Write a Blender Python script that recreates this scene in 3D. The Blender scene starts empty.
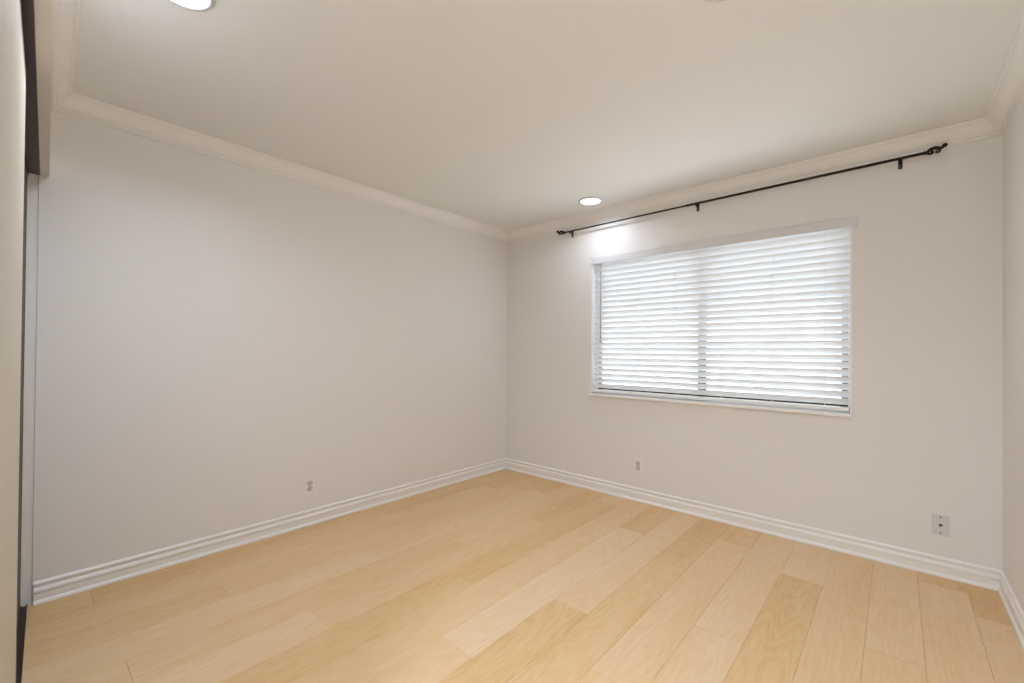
import bpy, bmesh, math, random
from mathutils import Vector, Matrix

S = bpy.context.scene
COL = S.collection
random.seed(11)

# ------------------------------------------------------------------ camera
# X runs along the window wall, -Y towards the viewer, Z up; the room corner is the origin
FPX, YAW, PITCH, ROLL = 434.685, 2.4180, 0.0078, 0.0081
cam_pos = Vector((3.0423, -3.3556, 1.2090))
Fw = Vector((-math.sin(YAW) * math.cos(PITCH), -math.cos(YAW) * math.cos(PITCH), math.sin(PITCH)))
Rt = Fw.cross(Vector((0, 0, 1))).normalized()
Up = Rt.cross(Fw)
Rt, Up = (math.cos(ROLL) * Rt + math.sin(ROLL) * Up, -math.sin(ROLL) * Rt + math.cos(ROLL) * Up)
cd = bpy.data.cameras.new('camera')
cd.sensor_fit = 'HORIZONTAL'
cd.sensor_width = 36.0
cd.lens = FPX / 1024 * 36.0
cd.shift_y = 6.83 / 1024
cd.clip_start = 0.01
cam = bpy.data.objects.new('camera', cd)
M = Matrix((Rt, Up, -Fw)).transposed().to_4x4()
M.translation = cam_pos
cam.matrix_world = M
COL.objects.link(cam)
S.camera = cam

# ------------------------------------------------------------------ light and exposure
SKY = 3.9
LAMP_COLOR = (1.0, 1.11, 1.31)
SPREAD = math.radians(155)
LAMP_A, LAMP_B, LAMP_C, FILL_D = 2.4, 9.4, 2.6, 29.5  # the last is an added fill light, out of view
S.view_settings.view_transform = 'Standard'
S.view_settings.look = 'None'
S.view_settings.gamma = 1.0
S.view_settings.use_curve_mapping = False
S.view_settings.exposure = 0.13
S.cycles.use_denoising = True
S.cycles.max_bounces = 12
S.cycles.diffuse_bounces = 8
S.cycles.transmission_bounces = 8
S.cycles.sample_clamp_indirect = 6.0
w = bpy.data.worlds.new('sky')
w.use_nodes = True
S.world = w
bg = w.node_tree.nodes['Background']
bg.inputs['Color'].default_value = (0.90, 0.96, 1.0, 1)
bg.inputs['Strength'].default_value = SKY


# ------------------------------------------------------------------ materials
def material(name, color, rough=0.5, metal=0.0, spec=0.5, bump=None, emit=None):
    m = bpy.data.materials.new(name)
    m.use_nodes = True
    nt = m.node_tree
    b = nt.nodes['Principled BSDF']
    b.inputs['Base Color'].default_value = (*color, 1)
    b.inputs['Roughness'].default_value = rough
    b.inputs['Metallic'].default_value = metal
    b.inputs['Specular IOR Level'].default_value = spec
    if emit:
        b.inputs['Emission Color'].default_value = (*emit[0], 1)
        b.inputs['Emission Strength'].default_value = emit[1]
    if bump:
        scale, strength, dist = bump
        tc = nt.nodes.new('ShaderNodeTexCoord')
        n = nt.nodes.new('ShaderNodeTexNoise')
        n.inputs['Scale'].default_value = scale
        n.inputs['Detail'].default_value = 3
        bp = nt.nodes.new('ShaderNodeBump')
        bp.inputs['Strength'].default_value = strength
        bp.inputs['Distance'].default_value = dist
        nt.links.new(tc.outputs['Object'], n.inputs['Vector'])
        nt.links.new(n.outputs['Fac'], bp.inputs['Height'])
        nt.links.new(bp.outputs['Normal'], b.inputs['Normal'])
    return m


WALL = material('wall_paint', (0.80, 0.785, 0.755), 0.6, spec=0.3, bump=(110, 0.12, 0.004))
CEIL = material('ceiling_paint', (0.835, 0.84, 0.83), 0.7, spec=0.2, bump=(90, 0.08, 0.004))
TRIM = material('trim_paint', (0.86, 0.845, 0.815), 0.35, spec=0.5)
WHITE = material('white_vinyl', (0.88, 0.88, 0.88), 0.35)
VALANCE = material('valance_white', (0.70, 0.69, 0.695), 0.4)
PLATE = material('plate_plastic', (0.82, 0.81, 0.82), 0.3)
JACKPLATE = material('jack_plate_plastic', (0.67, 0.66, 0.67), 0.3)
GAP_SHADE = material('receptacle_gap_shade', (0.16, 0.15, 0.14), 0.6)  # dark colour for the shadow line around each receptacle
RECEPT = material('receptacle_plastic', (0.62, 0.60, 0.59), 0.35)
SLOT = material('slot_dark', (0.03, 0.028, 0.026), 0.6)
STEEL = material('screw_steel', (0.35, 0.33, 0.30), 0.35, 0.9)
IRON = material('black_iron', (0.010, 0.008, 0.007), 0.5, 0.0, 0.3)
BRONZE = material('bronze_aluminium', (0.045, 0.030, 0.023), 0.4, 0.3)
WINFRAME = material('window_aluminium', (0.03, 0.03, 0.032), 0.45, 0.4)
DOORP = material('door_panel_ivory', (0.56, 0.515, 0.425), 0.45, bump=(60, 0.03, 0.003))
DARKDOOR = material('door_panel_dark', (0.045, 0.030, 0.022), 0.5)
CORD = material('blind_cord', (0.75, 0.75, 0.74), 0.7)
WAND = material('wand_acrylic', (0.32, 0.33, 0.33), 0.2)
RING = material('lamp_trim', (0.62, 0.61, 0.60), 0.4)
SUB = material('subfloor_dark', (0.10, 0.06, 0.035), 0.8)

# slats: white vinyl that lets part of the daylight through
SLAT = bpy.data.materials.new('slat_vinyl')
SLAT.use_nodes = True
nt = SLAT.node_tree
pb = nt.nodes['Principled BSDF']
pb.inputs['Base Color'].default_value = (0.87, 0.895, 0.92, 1)
pb.inputs['Roughness'].default_value = 0.4
tr = nt.nodes.new('ShaderNodeBsdfTranslucent')
tr.inputs['Color'].default_value = (0.92, 0.93, 0.94, 1)
mx = nt.nodes.new('ShaderNodeMixShader')
mx.inputs['Fac'].default_value = 0.10
nt.links.new(pb.outputs[0], mx.inputs[1])
nt.links.new(tr.outputs[0], mx.inputs[2])
nt.links.new(mx.outputs[0], nt.nodes['Material Output'].inputs['Surface'])

GLASS = bpy.data.materials.new('window_glass')
GLASS.use_nodes = True
nt = GLASS.node_tree
gp = nt.nodes['Principled BSDF']
gp.inputs['Base Color'].default_value = (1, 1, 1, 1)
gp.inputs['Roughness'].default_value = 0.0
gp.inputs['IOR'].default_value = 1.05
gp.inputs['Transmission Weight'].default_value = 1.0

# oak planks: per-plank tone and grain offset come from mesh attributes
OAK = bpy.data.materials.new('oak_planks')
OAK.use_nodes = True
nt = OAK.node_tree
ob = nt.nodes['Principled BSDF']
ob.inputs['Roughness'].default_value = 0.42
ob.inputs['Specular IOR Level'].default_value = 0.35
N, L = nt.nodes.new, nt.links.new
tone = N('ShaderNodeAttribute'); tone.attribute_name = 'tone'
grn = N('ShaderNodeAttribute'); grn.attribute_name = 'grain'
mp = N('ShaderNodeMapping'); mp.inputs['Scale'].default_value = (1.0, 0.11, 1.0)
L(grn.outputs['Vector'], mp.inputs['Vector'])
fine = N('ShaderNodeTexNoise'); fine.inputs['Scale'].default_value = 95; fine.inputs['Detail'].default_value = 5
fine.inputs['Roughness'].default_value = 0.65
L(mp.outputs[0], fine.inputs['Vector'])
mp2 = N('ShaderNodeMapping'); mp2.inputs['Scale'].default_value = (1.0, 0.17, 1.0)
L(grn.outputs['Vector'], mp2.inputs['Vector'])
big = N('ShaderNodeTexNoise'); big.inputs['Scale'].default_value = 7; big.inputs['Detail'].default_value = 1.5
big.inputs['Distortion'].default_value = 0.4
L(mp2.outputs[0], big.inputs['Vector'])
rings = N('ShaderNodeMath'); rings.operation = 'MULTIPLY'; rings.inputs[1].default_value = 75
L(big.outputs['Fac'], rings.inputs[0])
sn = N('ShaderNodeMath'); sn.operation = 'SINE'
L(rings.outputs[0], sn.inputs[0])
broad = N('ShaderNodeTexNoise'); broad.inputs['Scale'].default_value = 5; broad.inputs['Detail'].default_value = 2
L(mp.outputs[0], broad.inputs['Vector'])


def madd(a, k, c):
    n = N('ShaderNodeMath'); n.operation = 'MULTIPLY_ADD'
    L(a, n.inputs[0]); n.inputs[1].default_value = k
    if isinstance(c, float): n.inputs[2].default_value = c
    else: L(c, n.inputs[2])
    return n.outputs[0]


v = madd(fine.outputs['Fac'], 0.55, -0.275)
v = madd(sn.outputs[0], 0.05, v)
v = madd(broad.outputs['Fac'], 0.50, v)
v = madd(tone.outputs['Fac'], 0.72, v)
rp = N('ShaderNodeValToRGB')
rp.color_ramp.elements[0].position = 0.10
rp.color_ramp.elements[0].color = (0.570, 0.322, 0.105, 1)
rp.color_ramp.elements[1].position = 1.0
rp.color_ramp.elements[1].color = (0.815, 0.620, 0.415, 1)
e = rp.color_ramp.elements.new(0.55)
e.color = (0.735, 0.495, 0.248, 1)
L(v, rp.inputs['Fac'])
L(rp.outputs['Color'], ob.inputs['Base Color'])
bp = N('ShaderNodeBump'); bp.inputs['Strength'].default_value = 0.06; bp.inputs['Distance'].default_value = 0.002
L(fine.outputs['Fac'], bp.inputs['Height'])
L(bp.outputs['Normal'], ob.inputs['Normal'])


# ------------------------------------------------------------------ helpers
def obj(name, bm, mat, parent=None, loc=None, smooth=False):
    me = bpy.data.meshes.new(name)
    bmesh.ops.recalc_face_normals(bm, faces=bm.faces)
    if smooth:
        for f in bm.faces:
            f.smooth = True
        for ed in bm.edges:
            if len(ed.link_faces) == 2 and ed.calc_face_angle(0) > 0.7:
                ed.smooth = False
    bm.to_mesh(me)
    bm.free()
    me.materials.append(mat)
    o = bpy.data.objects.new(name, me)
    COL.objects.link(o)
    if parent is not None:
        o.parent = parent
    if loc is not None:
        o.location = loc
    return o


def struct(o, label=None):
    o['kind'] = 'structure'
    if label:
        o['label'] = label
    return o


def thing(name, label, cat, loc=(0, 0, 0), rotz=0.0, group=None):
    o = bpy.data.objects.new(name, None)
    o.empty_display_size = 0.05
    COL.objects.link(o)
    o.location = loc
    o.rotation_euler = (0, 0, rotz)
    o['label'] = label
    o['category'] = cat
    if group:
        o['group'] = group
    return o


def box(bm, a, b, bev=0.0, tf=None):
    t = bmesh.new()
    bmesh.ops.create_cube(t, size=1)
    for vv in t.verts:
        vv.co = Vector([(a[i] + b[i]) / 2 + vv.co[i] * (b[i] - a[i]) for i in range(3)])
    if bev:
        bmesh.ops.bevel(t, geom=list(t.edges), offset=bev, segments=2, profile=0.5, affect='EDGES')
    if tf:
        for vv in t.verts:
            vv.co = tf(vv.co)
    join(bm, t)
    return bm


def join(bm, t):
    me = bpy.data.meshes.new('tmp')
    t.to_mesh(me)
    t.free()
    bm.from_mesh(me)
    bpy.data.meshes.remove(me)


def tube(bm, pts, radii, seg=12, cap=True):
    pts = [Vector(p) for p in pts]
    if isinstance(radii, (int, float)):
        radii = [radii] * len(pts)
    rings_ = []
    t0 = (pts[1] - pts[0]).normalized()
    ref = Vector((0, 0, 1)) if abs(t0.z) < 0.9 else Vector((1, 0, 0))
    u = t0.cross(ref).normalized()
    for i, p in enumerate(pts):
        t = (pts[min(i + 1, len(pts) - 1)] - pts[max(i - 1, 0)]).normalized()
        u = (u - t * u.dot(t)).normalized()
        vv = t.cross(u)
        rings_.append([bm.verts.new(p + (u * math.cos(2 * math.pi * k / seg) + vv * math.sin(2 * math.pi * k / seg)) * radii[i])
                       for k in range(seg)])
    for a, b in zip(rings_, rings_[1:]):
        for k in range(seg):
            bm.faces.new((a[k], a[(k + 1) % seg], b[(k + 1) % seg], b[k]))
    if cap:
        bm.faces.new(rings_[0][::-1])
        bm.faces.new(rings_[-1])
    return bm


def lathe(bm, prof, seg=48, axis='Z', center=(0, 0, 0), close=False):
    """prof: list of (radius, height)."""
    c = Vector(center)
    rs = []
    for r, h in prof:
        ring = []
        for k in range(seg):
            a = 2 * math.pi * k / seg
            x, y = r * math.cos(a), r * math.sin(a)
            ring.append(bm.verts.new(c + (Vector((x, y, h)) if axis == 'Z' else Vector((x, h, y)) if axis == 'Y' else Vector((h, x, y)))))
        rs.append(ring)
    pairs = list(zip(rs, rs[1:])) + ([(rs[-1], rs[0])] if close else [])
    for a, b in pairs:
        for k in range(seg):
            bm.faces.new((a[k], a[(k + 1) % seg], b[(k + 1) % seg], b[k]))
    if not close:
        for ring in (rs[0], rs[-1]):
            bm.faces.new(ring)
    return bm


def sphere(bm, c, r, sc=(1, 1, 1)):
    t = bmesh.new()
    bmesh.ops.create_uvsphere(t, u_segments=20, v_segments=12, radius=r)
    for vv in t.verts:
        vv.co = Vector((vv.co.x * sc[0], vv.co.y * sc[1], vv.co.z * sc[2])) + Vector(c)
    join(bm, t)
    return bm


def moulding(bm, prof, base0, base1, n, m0=0.0, m1=0.0):
    """extrude profile (distance from wall, height) from base0 to base1; n = direction out of the wall;
    m0, m1 shift each end along the run per unit of distance from the wall (mitres)."""
    b0, b1, n = Vector(base0), Vector(base1), Vector(n)
    t = (b1 - b0).normalized()
    A, B = [], []
    for d, h in prof:
        A.append(bm.verts.new(b0 + n * d + Vector((0, 0, h)) + t * (m0 * d)))
        B.append(bm.verts.new(b1 + n * d + Vector((0, 0, h)) - t * (m1 * d)))
    k = len(prof)
    for i in range(k):
        j = (i + 1) % k
        bm.faces.new((A[i], A[j], B[j], B[i]))
    bm.faces.new(A[::-1])
    bm.faces.new(B)
    return bm


# ------------------------------------------------------------------ room dimensions
W, H = 3.4552, 2.44
Y0 = -3.2714                         # closet plane meets the left wall here
TA = math.radians(1.585)             # the closet wall is a little out of square
BACKY = -4.75
cu, cb = Vector((math.cos(TA), -math.sin(TA), 0)), Vector((-math.sin(TA), -math.cos(TA), 0))


def closet(u, b, z):
    """u along the closet wall from the left wall, b depth behind its face."""
    return Vector((0, Y0, 0)) + cu * u + cb * b + Vector((0, 0, z))


def ctf(co):
    return closet(co.x, co.y, co.z)


LEFT_END = -3.305

# ------------------------------------------------------------------ floor: one mesh, one face group per plank
seams = [3.318, 3.130, 2.945, 2.757, 2.567, 2.370, 2.167, 1.976, 1.790, 1.598, 1.400, 1.200, 1.000, 0.803, 0.610, 0.418, 0.220, 0.020]
joints = {3.318: -0.405, 3.130: -1.72, 2.945: -1.03, 2.757: -0.10, 2.567: -0.57, 2.370: -1.356, 2.167: -0.33, 1.976: -0.875,
          1.790: -1.61, 1.598: -0.59, 1.400: -1.265, 1.200: -1.78, 1.000: -0.88, 0.803: -1.50, 0.610: -0.37, 0.418: -1.09,
          0.220: -0.56, 0.020: -1.54, -0.17: -0.8}
tones = {(1.598, 1): 0.74, (2.567, 0): 0.82, (2.567, 1): 0.40, (2.370, 1): 0.66, (2.370, 0): 0.62, (2.945, 0): 0.66, (2.945, 1): 0.60,
         (3.130, 0): 0.34, (3.318, 0): 0.30, (3.318, 1): 0.62, (2.757, 1): 0.56, (1.976, 1): 0.52, (1.976, 0): 0.36, (1.790, 1): 0.64,
         (1.790, 2): 0.34, (2.167, 1): 0.62, (1.400, 2): 0.70, (0.803, 2): 0.66, (0.220, 1): 0.52, (0.020, 1): 0.32, (0.610, 1): 0.56,
         (0.610, 0): 0.28, (2.167, 0): 0.34, (1.598, 0): 0.30, (0.220, 0): 0.38, (0.020, 0): 0.36, (1.598, 2): 0.66}
PL = 1.57
bm = bmesh.new()
tl = bm.faces.layers.float.new('tone_f')
data = []
allx = [W + 0.05] + seams + [-0.17, -0.36]
rng = random.Random(5)


def quad_box(x0, x1, y0, y1, tn, off):
    g = 0.0003
    x0 += g; x1 -= g; y0 += g; y1 -= g
    zt, ch = 0.0, 0.0008
    top = [(x0 + ch, y0 + ch, zt), (x1 - ch, y0 + ch, zt), (x1 - ch, y1 - ch, zt), (x0 + ch, y1 - ch, zt)]
    mid = [(x0, y0, zt - ch), (x1, y0, zt - ch), (x1, y1, zt - ch), (x0, y1, zt - ch)]
    low = [(x0, y0, -0.012), (x1, y0, -0.012), (x1, y1, -0.012), (x0, y1, -0.012)]
    vs = [[bm.verts.new(p) for p in ring] for ring in (top, mid, low)]
    fs = [bm.faces.new(vs[0]), bm.faces.new(vs[2][::-1])]
    for r in (0, 1):
        for k in range(4):
            fs.append(bm.faces.new((vs[r + 1][k], vs[r + 1][(k + 1) % 4], vs[r][(k + 1) % 4], vs[r][k])))
    for f in fs:
        data.append((tn, off))


for xr, xl in zip(allx, allx[1:]):
    key = xl
    j = joints.get(round(xl, 3), -0.7 - rng.random())
    ys = sorted([j + PL * k for k in range(-4, 3)], reverse=True)
    ys = [0.05] + [y for y in ys if BACKY - 0.05 < y < 0.03] + [BACKY - 0.1]
    for i, (ya, yb) in enumerate(zip(ys, ys[1:])):
        r = rng.random()
        tn = tones.get((round(xl, 3), i), 0.34 + 0.36 * r)
        quad_box(xl, xr, yb, ya, tn, (rng.random() * 40, rng.random() * 40, rng.random() * 40))
fl = obj('floor', bm, OAK)
me = fl.data
at = me.attributes.new('tone', 'FLOAT', 'CORNER')
ag = me.attributes.new('grain', 'FLOAT_VECTOR', 'CORNER')
for p in me.polygons:
    tn, off = data[p.index]
    for li in p.loop_indices:
        c = me.vertices[me.loops[li].vertex_index].co
        at.data[li].value = tn
        ag.data[li].vector = (c.x + off[0], c.y + off[1], off[2])
struct(fl, 'light oak plank floor')
sub = bmesh.new()
box(sub, (-0.36, BACKY - 0.1, -0.06), (W + 0.05, 0.05, -0.0125))
struct(obj('subfloor', sub, SUB, fl))

# ------------------------------------------------------------------ walls and ceiling
struct(obj('ceiling', box(bmesh.new(), (-0.5, BACKY - 0.2, H), (W + 0.3, 0.35, H + 0.12)), CEIL), 'smooth off white ceiling')
bm = box(bmesh.new(), (-0.20, LEFT_END, 0), (0, 0.0, H))
struct(obj('wall_left', bm, WALL), 'off white wall on the left')
# window wall with its hole
WX0, WX1, WZ0, WZ1, WT = 1.018, 2.838, 0.832, 2.020, 0.16
bm = bmesh.new()
hole = [(WX0, WZ0), (WX1, WZ0), (WX1, WZ1), (WX0, WZ1)]
outer = [(-0.20, 0.0), (W + 0.2, 0.0), (W + 0.2, H), (-0.20, H)]
fr = {}
for nm, y in (('f', 0.0), ('b', WT)):
    fr[nm] = ([bm.verts.new((x, y, z)) for x, z in outer], [bm.verts.new((x, y, z)) for x, z in hole])
    o_, h_ = fr[nm]
    for k in range(4):
        bm.faces.new((o_[k], o_[(k + 1) % 4], h_[(k + 1) % 4], h_[k]))
for k in range(4):
    k2 = (k + 1) % 4
    bm.faces.new((fr['f'][0][k], fr['f'][0][k2], fr['b'][0][k2], fr['b'][0][k]))
    bm.faces.new((fr['f'][1][k], fr['f'][1][k2], fr['b'][1][k2], fr['b'][1][k]))
struct(obj('wall_back', bm, WALL), 'off white wall with the window')
struct(obj('wall_right', box(bmesh.new(), (W, BACKY, 0), (W + 0.15, 0.0, H)), WALL), 'off white wall at the right edge')
# closet wall: header over the sliding doors, pier at its far end
bm = bmesh.new()
box(bm, (0.0, -0.0005, 2.03), (2.42, 0.0295, H), tf=ctf)
box(bm, (0.0, 0.0295, 2.06), (2.42, 0.11, H), tf=ctf)
box(bm, (2.42, 0.16, 0.0), (2.54, 0.80, H), tf=ctf)
struct(obj('wall_front', bm, WALL), 'closet header wall at the left edge')
bm = bmesh.new()
box(bm, (-0.20, LEFT_END - 0.75, 0), (-0.004, LEFT_END - 0.0005, H))
struct(obj('wall_closet_side', bm, WALL))
bm = bmesh.new()
box(bm, (-0.2, 0.72, 0), (2.42, 0.80, H), tf=ctf)
struct(obj('wall_closet_rear', bm, WALL))
bm = bmesh.new()
box(bm, (2.40, BACKY, 0), (W + 0.15, BACKY + 0.12, H))
box(bm, (2.40, BACKY + 0.12, 0), (2.50, -4.12, H))
struct(obj('wall_entry', bm, WALL))

# ------------------------------------------------------------------ crown moulding and baseboards
crown = [(0, -0.089), (0.010, -0.089), (0.0115, -0.086), (0.0100, -0.081), (0.0055, -0.080), (0.0055, -0.0765), (0.0130, -0.0745), (0.0140, -0.0700)]
for k in range(0, 11):
    a = k / 10
    crown.append((0.015 + 0.040 * a, -0.068 + 0.046 * (a * a * (3 - 2 * a) * 0.5 + a * a * 0.5)))
crown += [(0.0555, -0.0175), (0.0620, -0.0165), (0.0630, -0.0115), (0.0675, -0.0095), (0.0710, -0.0050), (0.0710, 0.0), (0, 0)]
base = [(0, 0), (0.0200, 0), (0.0205, 0.005), (0.0190, 0.011), (0.0150, 0.0165), (0.0115, 0.019), (0.0110, 0.050), (0.0080, 0.0510), (0.0080, 0.0535),
        (0.0140, 0.0550), (0.0148, 0.0590), (0.0135, 0.0650), (0.0100, 0.0720), (0.0065, 0.0750), (0.0055, 0.0855), (0.0095, 0.0875), (0.0115, 0.0910),
        (0.0110, 0.0965), (0.0080, 0.1020), (0.0035, 0.1060), (0, 0.106)]
Xp, Yp = Vector((1, 0, 0)), Vector((0, 1, 0))
struct(obj('trim_1', moulding(bmesh.new(), crown, (0, 0, H), (0, Y0, H), (1, 0, 0), 1, 1), TRIM, smooth=True), 'crown moulding along the left wall')
struct(obj('trim_2', moulding(bmesh.new(), crown, (W, 0, H), (0, 0, H), (0, -1, 0), 1, 1), TRIM, smooth=True), 'crown moulding above the window')
struct(obj('trim_3', moulding(bmesh.new(), crown, (W, -3.30, H), (W, 0, H), (-1, 0, 0), 0, 1), TRIM, smooth=True), 'crown moulding on the right wall')
struct(obj('trim_4', moulding(bmesh.new(), crown, closet(0, -0.0005, H), closet(2.42, -0.0005, H), -cb, 1, 0), TRIM, smooth=True), 'crown moulding on the closet header')
struct(obj('baseboard_left', moulding(bmesh.new(), base, (0, 0, 0), (0, LEFT_END + 0.004, 0), (1, 0, 0), 1, 0), TRIM, smooth=True), 'white baseboard along the left wall')
struct(obj('baseboard_back', moulding(bmesh.new(), base, (W, 0, 0), (0, 0, 0), (0, -1, 0), 1, 1), TRIM, smooth=True), 'white baseboard under the window')
struct(obj('baseboard_right', moulding(bmesh.new(), base, (W, -3.30, 0), (W, 0, 0), (-1, 0, 0), 0, 1), TRIM, smooth=True), 'white baseboard along the right wall')

# ------------------------------------------------------------------ closet: tracks and sliding doors
bm = bmesh.new()
box(bm, (-0.003, 0.030, 2.028), (2.42, 0.105, 2.034), 0.001, tf=ctf)
box(bm, (-0.003, 0.030, 2.034), (2.42, 0.0335, 2.058), tf=ctf)
box(bm, (-0.003, 0.0655, 2.012), (2.42, 0.0675, 2.030), tf=ctf)
box(bm, (-0.02, 0.1015, 2.005), (2.42, 0.105, 2.030), tf=ctf)
struct(obj('trim_5', bm, BRONZE), 'dark bronze sliding door track under the closet header')
bm = bmesh.new()
box(bm, (-0.003, 0.048, 0.0), (2.42, 0.102, 0.003), tf=ctf)
for b0 in (0.048, 0.0672, 0.099):
    box(bm, (-0.003, b0, 0.003), (2.42, b0 + 0.003, 0.011), 0.0008, tf=ctf)
struct(obj('trim_6', bm, BRONZE), 'dark floor track of the sliding closet doors')


def sliding_door(name, u0, u1, b0, b1, label, pmat):
    bm = box(bmesh.new(), (u0 + 0.014, b0 + 0.001, 0.03), (u1 - 0.014, b1 - 0.001, 1.998), tf=ctf)
    d = struct(obj(name, bm, pmat), label)
    bm = bmesh.new()
    for ua, ub in ((u0, u0 + 0.016), (u1 - 0.016, u1)):
        box(bm, (ua, b0, 0.013), (ub, b1, 2.010), 0.0015, tf=ctf)
    obj('stile', bm, BRONZE, d)
    bm = bmesh.new()
    box(bm, (u0 + 0.016, b0 + 0.0005, 0.013), (u1 - 0.016, b1 - 0.0005, 0.034), 0.001, tf=ctf)
    obj('rail', bm, BRONZE, d)
    return d


sliding_door('door_1', 1.17, 2.41, 0.048, 0.0645, 'ivory sliding closet door at the left edge, dark edge stile', DOORP)
sliding_door('door_2', 0.002, 1.25, 0.0700, 0.0870, 'dark sliding closet door behind the ivory one', DARKDOOR)

# ------------------------------------------------------------------ window
bm = bmesh.new()
FY0, FY1 = 0.066, 0.120
FI = 0.024                                            # white outer frame, dark sashes inside it
box(bm, (WX0 + 0.0065, FY0 - 0.002, WZ0 + 0.018), (WX0 + FI, FY1, WZ1), 0.002)
box(bm, (WX1 - 0.020, FY0 - 0.002, WZ0 + 0.018), (WX1 - 0.0065, FY1, WZ1), 0.002)
box(bm, (WX0 + FI, FY0 - 0.002, WZ0 + 0.018), (WX1 - 0.020, FY1, WZ0 + 0.030), 0.002)
box(bm, (WX0 + FI, FY0 - 0.002, WZ1 - 0.024), (WX1 - 0.020, FY1, WZ1), 0.002)
win = struct(obj('window_1', bm, WHITE), 'wide sliding window behind white blinds')
for xa, xb, ya, yb in ((WX0 + FI, 1.940, FY0 + 0.014, FY0 + 0.032), (1.925, WX1 - 0.020, FY0 + 0.0325, FY0 + 0.050)):
    bm = bmesh.new()
    za, zb, sw = WZ0 + 0.030, WZ1 - 0.024, 0.036
    box(bm, (xa, ya, za), (xa + sw, yb, zb), 0.002)
    box(bm, (xb - sw, ya, za), (xb, yb, zb), 0.002)
    box(bm, (xa + sw, ya, za), (xb - sw, yb, za + 0.036), 0.002)
    box(bm, (xa + sw, ya, zb - sw), (xb - sw, yb, zb), 0.002)
    obj('sash', bm, WINFRAME, win)
for xa, xb, yy in ((WX0 + 0.058, 1.906, FY0 + 0.021), (1.959, WX1 - 0.054, FY0 + 0.039)):
    obj('pane', box(bmesh.new(), (xa, yy, WZ0 + 0.074), (xb, yy + 0.004, WZ1 - 0.058)), GLASS, win)
# white lining of the opening and its sill
bm = bmesh.new()
box(bm, (WX0 - 0.003, -0.003, WZ0 + 0.018), (WX0 + 0.006, 0.071, WZ1))
box(bm, (WX1 - 0.006, -0.003, WZ0 + 0.018), (WX1 + 0.003, 0.071, WZ1))
box(bm, (WX0 + 0.006, 0.0, WZ1 - 0.006), (WX1 - 0.006, 0.071, WZ1))
obj('window_casing', bm, WHITE, win)
bm = box(bmesh.new(), (WX0 - 0.012, -0.028, WZ0 - 0.004), (WX1 + 0.003, 0.0715, WZ0 + 0.018), 0.003)
obj('window_sill', bm, WHITE, win)

# ------------------------------------------------------------------ blind
bl = thing('window_blind', 'white horizontal slat blind with a valance hanging in the window', 'blind', ((WX0 + WX1) / 2, 0.03, WZ0 + 0.02))
inv = Matrix.Translation(-Vector(bl.location))


def bpart(name, bm, mat, parent=None, smooth=False):
    bm.transform(inv)
    return obj(name, bm, mat, parent or bl, smooth=smooth)


BX0, BX1, BY = WX0 + 0.010, WX1 - 0.010, 0.034
bm = box(bmesh.new(), (WX0 + 0.001, -0.016, 1.986), (WX1 + 0.028, -0.006, 2.046), 0.003)
box(bm, (WX0 + 0.001, -0.006, 1.986), (WX0 + 0.009, -0.0005, 2.046), 0.001)
box(bm, (WX1 + 0.018, -0.006, 1.986), (WX1 + 0.028, -0.0005, 2.046), 0.001)
va = bpart('valance', bm, VALANCE)
bm = sphere(bmesh.new(), (WX0 + 0.006, -0.0165, 2.038), 0.0045, (1, 0.5, 1))
bpart('valance_clip', bm, STEEL, va)
bm = box(bmesh.new(), (BX0, 0.004, 1.996), (BX1, 0.060, 2.012), 0.003)
bpart('headrail', bm, WHITE)
PITCHZ, TILT, SW = 0.0452, math.radians(54), 0.050
bm = bmesh.new()
zs = []
z = 0.9165 + 24 * PITCHZ
while z > 0.900:
    zs.append(z)
    z -= PITCHZ
for z in zs:
    rows = []
    for k in range(7):
        s = (k / 6 - 0.5) * SW                      # from the outside edge up to the room edge
        crown_h = 0.0028 * (1 - (2 * s / SW) ** 2)
        # room edge is the upper one
        y = BY - s * math.cos(TILT) - crown_h * math.sin(TILT) * -1
        zz = z + s * math.sin(TILT) + crown_h * math.cos(TILT)
        nrm = Vector((0, math.sin(TILT), math.cos(TILT)))
        rows.append([Vector((x, y, zz)) + nrm * (sgn * 0.0011) for x in (BX0, BX1) for sgn in (1, -1)])
    vs = [[bm.verts.new(p) for p in r] for r in rows]
    for a, b in zip(vs, vs[1:]):
        bm.faces.new((a[0], a[2], b[2], b[0]))
        bm.faces.new((a[1], b[1], b[3], a[3]))
        bm.faces.new((a[0], b[0], b[1], a[1]))
        bm.faces.new((a[2], a[3], b[3], b[2]))
    bm.faces.new((vs[0][0], vs[0][1], vs[0][3], vs[0][2]))
    bm.faces.new((vs[-1][0], vs[-1][2], vs[-1][3], vs[-1][1]))
bpart('slats', bm, SLAT, smooth=True)
bm = box(bmesh.new(), (BX0, BY - 0.026, 0.859), (BX1, BY + 0.022, 0.883), 0.004)
bpart('bottom_rail', bm, WHITE)
for x in (1.145, 1.455, 1.764, 2.087, 2.413, 2.704):
    bm = bmesh.new()
    for yy in (BY - 0.0165, BY + 0.0165):
        tube(bm, [(x, yy, 1.968), (x, yy, 0.880)], 0.0010, 6)
    lc = bpart('ladder_cord', bm, CORD)
    bpart('cord_button', lathe(bmesh.new(), [(0.001, -0.004), (0.006, -0.003), (0.006, 0.0), (0.001, 0.001)], 16, 'Y', (x, BY - 0.028, 0.869)), WHITE, lc)
bm = tube(bmesh.new(), [(1.108, 0.0, 1.990), (1.108, -0.0005, 1.985), (1.108, -0.001, 1.30)], [0.002, 0.0042, 0.0042], 8)
bpart('tilt_wand', bm, WAND, smooth=True)

# ------------------------------------------------------------------ curtain rod
RY = -0.050


def rz(x):                                            # the rod is hung slightly out of level
    return 2.310 + (x - 0.827) * 0.0076


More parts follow.
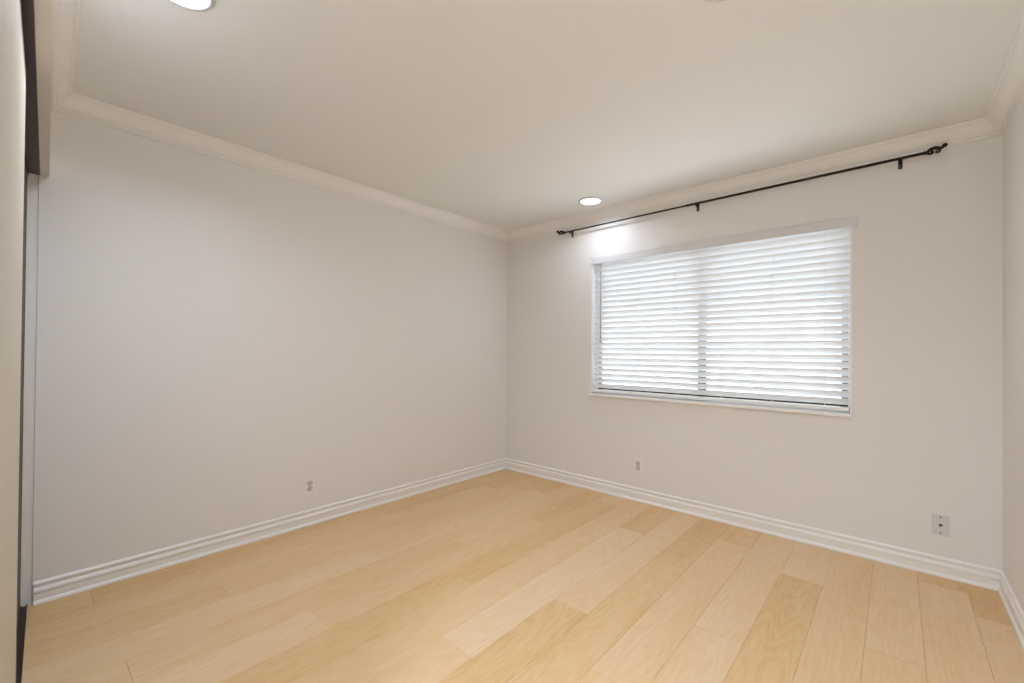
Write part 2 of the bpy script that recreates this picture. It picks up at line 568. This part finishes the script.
cr = thing('curtain_rod', 'thin black iron curtain rod with scroll finials above the window', 'curtain rod', (1.95, 0.0, 2.30))
inv_r = Matrix.Translation(-Vector(cr.location))


def rpart(name, bm, mat=IRON, parent=None, smooth=True):
    bm.transform(inv_r)
    return obj(name, bm, mat, parent or cr, smooth=smooth)


RX0, RX1 = 0.762, 3.156
bm = tube(bmesh.new(), [(RX0, RY, rz(RX0)), (1.86, RY, rz(1.86))], 0.0062, 16)
tube(bm, [(1.855, RY, rz(1.855)), (RX1, RY, rz(RX1))], 0.0078, 16)
rpart('rod', bm)


def curve(pts, n=10):
    P = [Vector(p) for p in pts]
    P = [2 * P[0] - P[1]] + P + [2 * P[-1] - P[-2]]
    out = []
    for i in range(1, len(P) - 2):
        for k in range(n):
            t = k / n
            a, b, c, d = P[i - 1], P[i], P[i + 1], P[i + 2]
            out.append(0.5 * ((2 * b) + (c - a) * t + (2 * a - 5 * b + 4 * c - d) * t * t + (3 * b - a - 3 * c + d) * t ** 3))
    out.append(P[-2])
    return out


def finial(x, s):
    """scrolled leaf finial growing in direction s along the rod."""
    z = rz(x)
    bm = lathe(bmesh.new(), [(0.004, 0), (0.011, 0.001), (0.012, 0.005), (0.008, 0.008), (0.0105, 0.012), (0.007, 0.017), (0.003, 0.018)], 20, 'X', (0, 0, 0))
    main = curve([(0.012, 0, 0.000), (0.028, 0, 0.012), (0.046, 0, 0.016), (0.060, 0, 0.010), (0.072, 0, 0.010), (0.080, 0, 0.016)], 8)
    n = len(main)
    tube(bm, main, [0.0068 + 0.0035 * math.sin(math.pi * i / (n - 1)) - 0.001 * i / n for i in range(n)], 10)
    sphere(bm, (0.084, 0, 0.020), 0.0115)
    for pts, r0, r1, end in (([(0.014, 0, -0.001), (0.022, 0, -0.010), (0.034, 0, -0.011), (0.038, 0, -0.004), (0.034, 0, 0.000)], 0.0062, 0.0038, (0.034, 0, -0.001)),
                             ([(0.046, 0, 0.014), (0.060, 0, 0.006), (0.064, 0, -0.006), (0.056, 0, -0.012), (0.049, 0, -0.007)], 0.0070, 0.0040, (0.050, 0, -0.007))):
        c = curve(pts, 8)
        tube(bm, c, [r0 + (r1 - r0) * i / (len(c) - 1) for i in range(len(c))], 10)
        sphere(bm, end, 0.0062)
    for vv in bm.verts:
        vv.co = Vector((x + s * vv.co.x, RY + vv.co.y, z + vv.co.z))
    return rpart('finial', bm)


finial(RX0, -1)
finial(RX1, 1)
for x in (0.812, 1.929, 3.060):
    z = rz(x)
    hw = 0.0095
    bm = box(bmesh.new(), (x - hw, -0.0045, z - 0.046), (x + hw, -0.0003, z + 0.012), 0.0012)     # wall plate
    box(bm, (x - hw * 0.8, RY + 0.006, z - 0.0155), (x + hw * 0.8, -0.0040, z - 0.0105), 0.001)     # arm
    arc = [(x, RY + 0.0105 * math.cos(a), z + 0.0105 * math.sin(a)) for a in [math.radians(-185 + 200 * k / 14) for k in range(15)]]
    tube(bm, arc, 0.0040, 8)
    b_ = rpart('bracket', bm, smooth=False)
    for dz in (-0.038, -0.024):
        rpart('screw', lathe(bmesh.new(), [(0.001, -0.0066), (0.003, -0.0062), (0.003, -0.0040)], 10, 'Y', (x, 0, z + dz)), STEEL, b_)

# ------------------------------------------------------------------ recessed ceiling lights, plus an added fill light


def downlight(x, y, label, power):
    LENS = material('lamp_lens', (0.9, 0.9, 0.9), 0.5, emit=(LAMP_COLOR, 2.0))
    t = thing('ceiling_light', label, 'light', (x, y, H), 0, 'recessed ceiling lights')
    bm = lathe(bmesh.new(), [(0.083, -0.0005), (0.096, -0.0005), (0.0965, -0.003), (0.094, -0.006), (0.086, -0.0085), (0.083, -0.0085), (0.081, -0.004), (0.081, -0.0005)], 64, close=True)
    obj('trim_ring', bm, RING, t, smooth=True)
    bm = lathe(bmesh.new(), [(0.0808, -0.0005), (0.0808, -0.0040), (0.06, -0.0050), (0.03, -0.0056), (0.002, -0.0058)], 48)
    obj('lens', bm, LENS, t, smooth=True)
    ld = bpy.data.lights.new('lamp_beam', 'AREA')
    ld.shape, ld.size, ld.energy, ld.color, ld.spread = 'DISK', 0.155, power, LAMP_COLOR, SPREAD
    lo = bpy.data.objects.new('lamp_beam', ld)
    lo.location = (0, 0, -0.0075)
    lo.parent = t
    COL.objects.link(lo)
    return t


downlight(1.181, -0.301, 'round recessed ceiling light nearest the window and curtain rod', LAMP_A)
downlight(1.212, -3.005, 'round recessed ceiling light cut off at the top left near the closet', LAMP_B)
downlight(2.625, -1.838, 'round recessed ceiling light barely showing at the top edge, right of centre', LAMP_C)
downlight(2.990, -4.050, 'unseen fill light added over the entry behind the closet pier', FILL_D)  # made-up lamp behind the camera, added to fill the room evenly


# ------------------------------------------------------------------ wall plates
def rounded_plate(w_, h_, d, bev):
    bm = bmesh.new()
    box(bm, (-w_ / 2, -d, -h_ / 2), (w_ / 2, -0.0003, h_ / 2), bev)
    return bm


def face_tf(bm):
    return bm


def duplex(loc, rot, label):
    t = thing('power_outlet', label, 'outlet', loc, rot, 'duplex power outlets')
    obj('cover_plate', rounded_plate(0.072, 0.118, 0.0062, 0.0020), PLATE, t)
    for s in (-1, 1):
        zc = s * 0.0195
        bm = bmesh.new()
        # rounded receptacle face with flat top and bottom
        outline = []
        for k in range(40):
            a = 2 * math.pi * k / 40
            outline.append((0.0172 * math.cos(a), max(-0.0142, min(0.0142, 0.0172 * math.sin(a)))))
        f0 = [bm.verts.new((x, -0.0058, z + zc)) for x, z in outline]
        f1 = [bm.verts.new((x * 0.97, -0.0088, z * 0.97 + zc)) for x, z in outline]
        for k in range(40):
            bm.faces.new((f0[k], f0[(k + 1) % 40], f1[(k + 1) % 40], f1[k]))
        bm.faces.new(f1)
        bm.faces.new(f0[::-1])
        r = obj('receptacle', bm, RECEPT, t)
        bm = bmesh.new()
        g0 = [bm.verts.new((x * 1.10, -0.0057, z * 1.12 + zc)) for x, z in outline]
        g1 = [bm.verts.new((x * 1.10, -0.0066, z * 1.12 + zc)) for x, z in outline]
        for k in range(40):
            bm.faces.new((g0[k], g0[(k + 1) % 40], g1[(k + 1) % 40], g1[k]))
        bm.faces.new(g1)
        bm.faces.new(g0[::-1])
        obj('receptacle_shade_ring', bm, GAP_SHADE, r)  # dark backing that paints in the shaded gap around the face
        bm = bmesh.new()
        box(bm, (-0.0082, -0.0092, zc - 0.001), (-0.0052, -0.0086, zc + 0.0085))
        box(bm, (0.0052, -0.0092, zc + 0.000), (0.0078, -0.0086, zc + 0.0080))
        lathe(bm, [(0.0001, -0.0092), (0.0030, -0.0092), (0.0030, -0.0086), (0.0001, -0.0086)], 14, 'Y', (0, 0, zc - 0.0075))
        obj('slot', bm, SLOT, r)
    obj('screw', lathe(bmesh.new(), [(0.0001, -0.0074), (0.0030, -0.0070), (0.0034, -0.0058)], 16, 'Y'), STEEL, t)
    return t


duplex((0.0, -2.018, 0.270), math.radians(90), 'white duplex power outlet low on the left wall')
duplex((1.464, 0.0, 0.286), 0.0, 'white duplex power outlet on the window wall under the left end of the blind')
cx = thing('cable_outlet', 'square white cable jack plate near the right corner', 'outlet', (3.226, 0.0, 0.278))
obj('cover_plate', rounded_plate(0.070, 0.113, 0.006, 0.0022), JACKPLATE, cx)
j = obj('jack', lathe(bmesh.new(), [(0.0001, -0.0115), (0.0028, -0.0115), (0.0036, -0.015), (0.0048, -0.015), (0.0048, -0.009), (0.0072, -0.009), (0.0072, -0.0056), (0.0001, -0.0056)], 18, 'Y'), SLOT, cx)
for dz in (-0.042, 0.042):
    obj('screw', lathe(bmesh.new(), [(0.0001, -0.0078), (0.0034, -0.0072), (0.0042, -0.0056), (0.0001, -0.0056)], 16, 'Y', (0, 0, dz)), SLOT, cx)
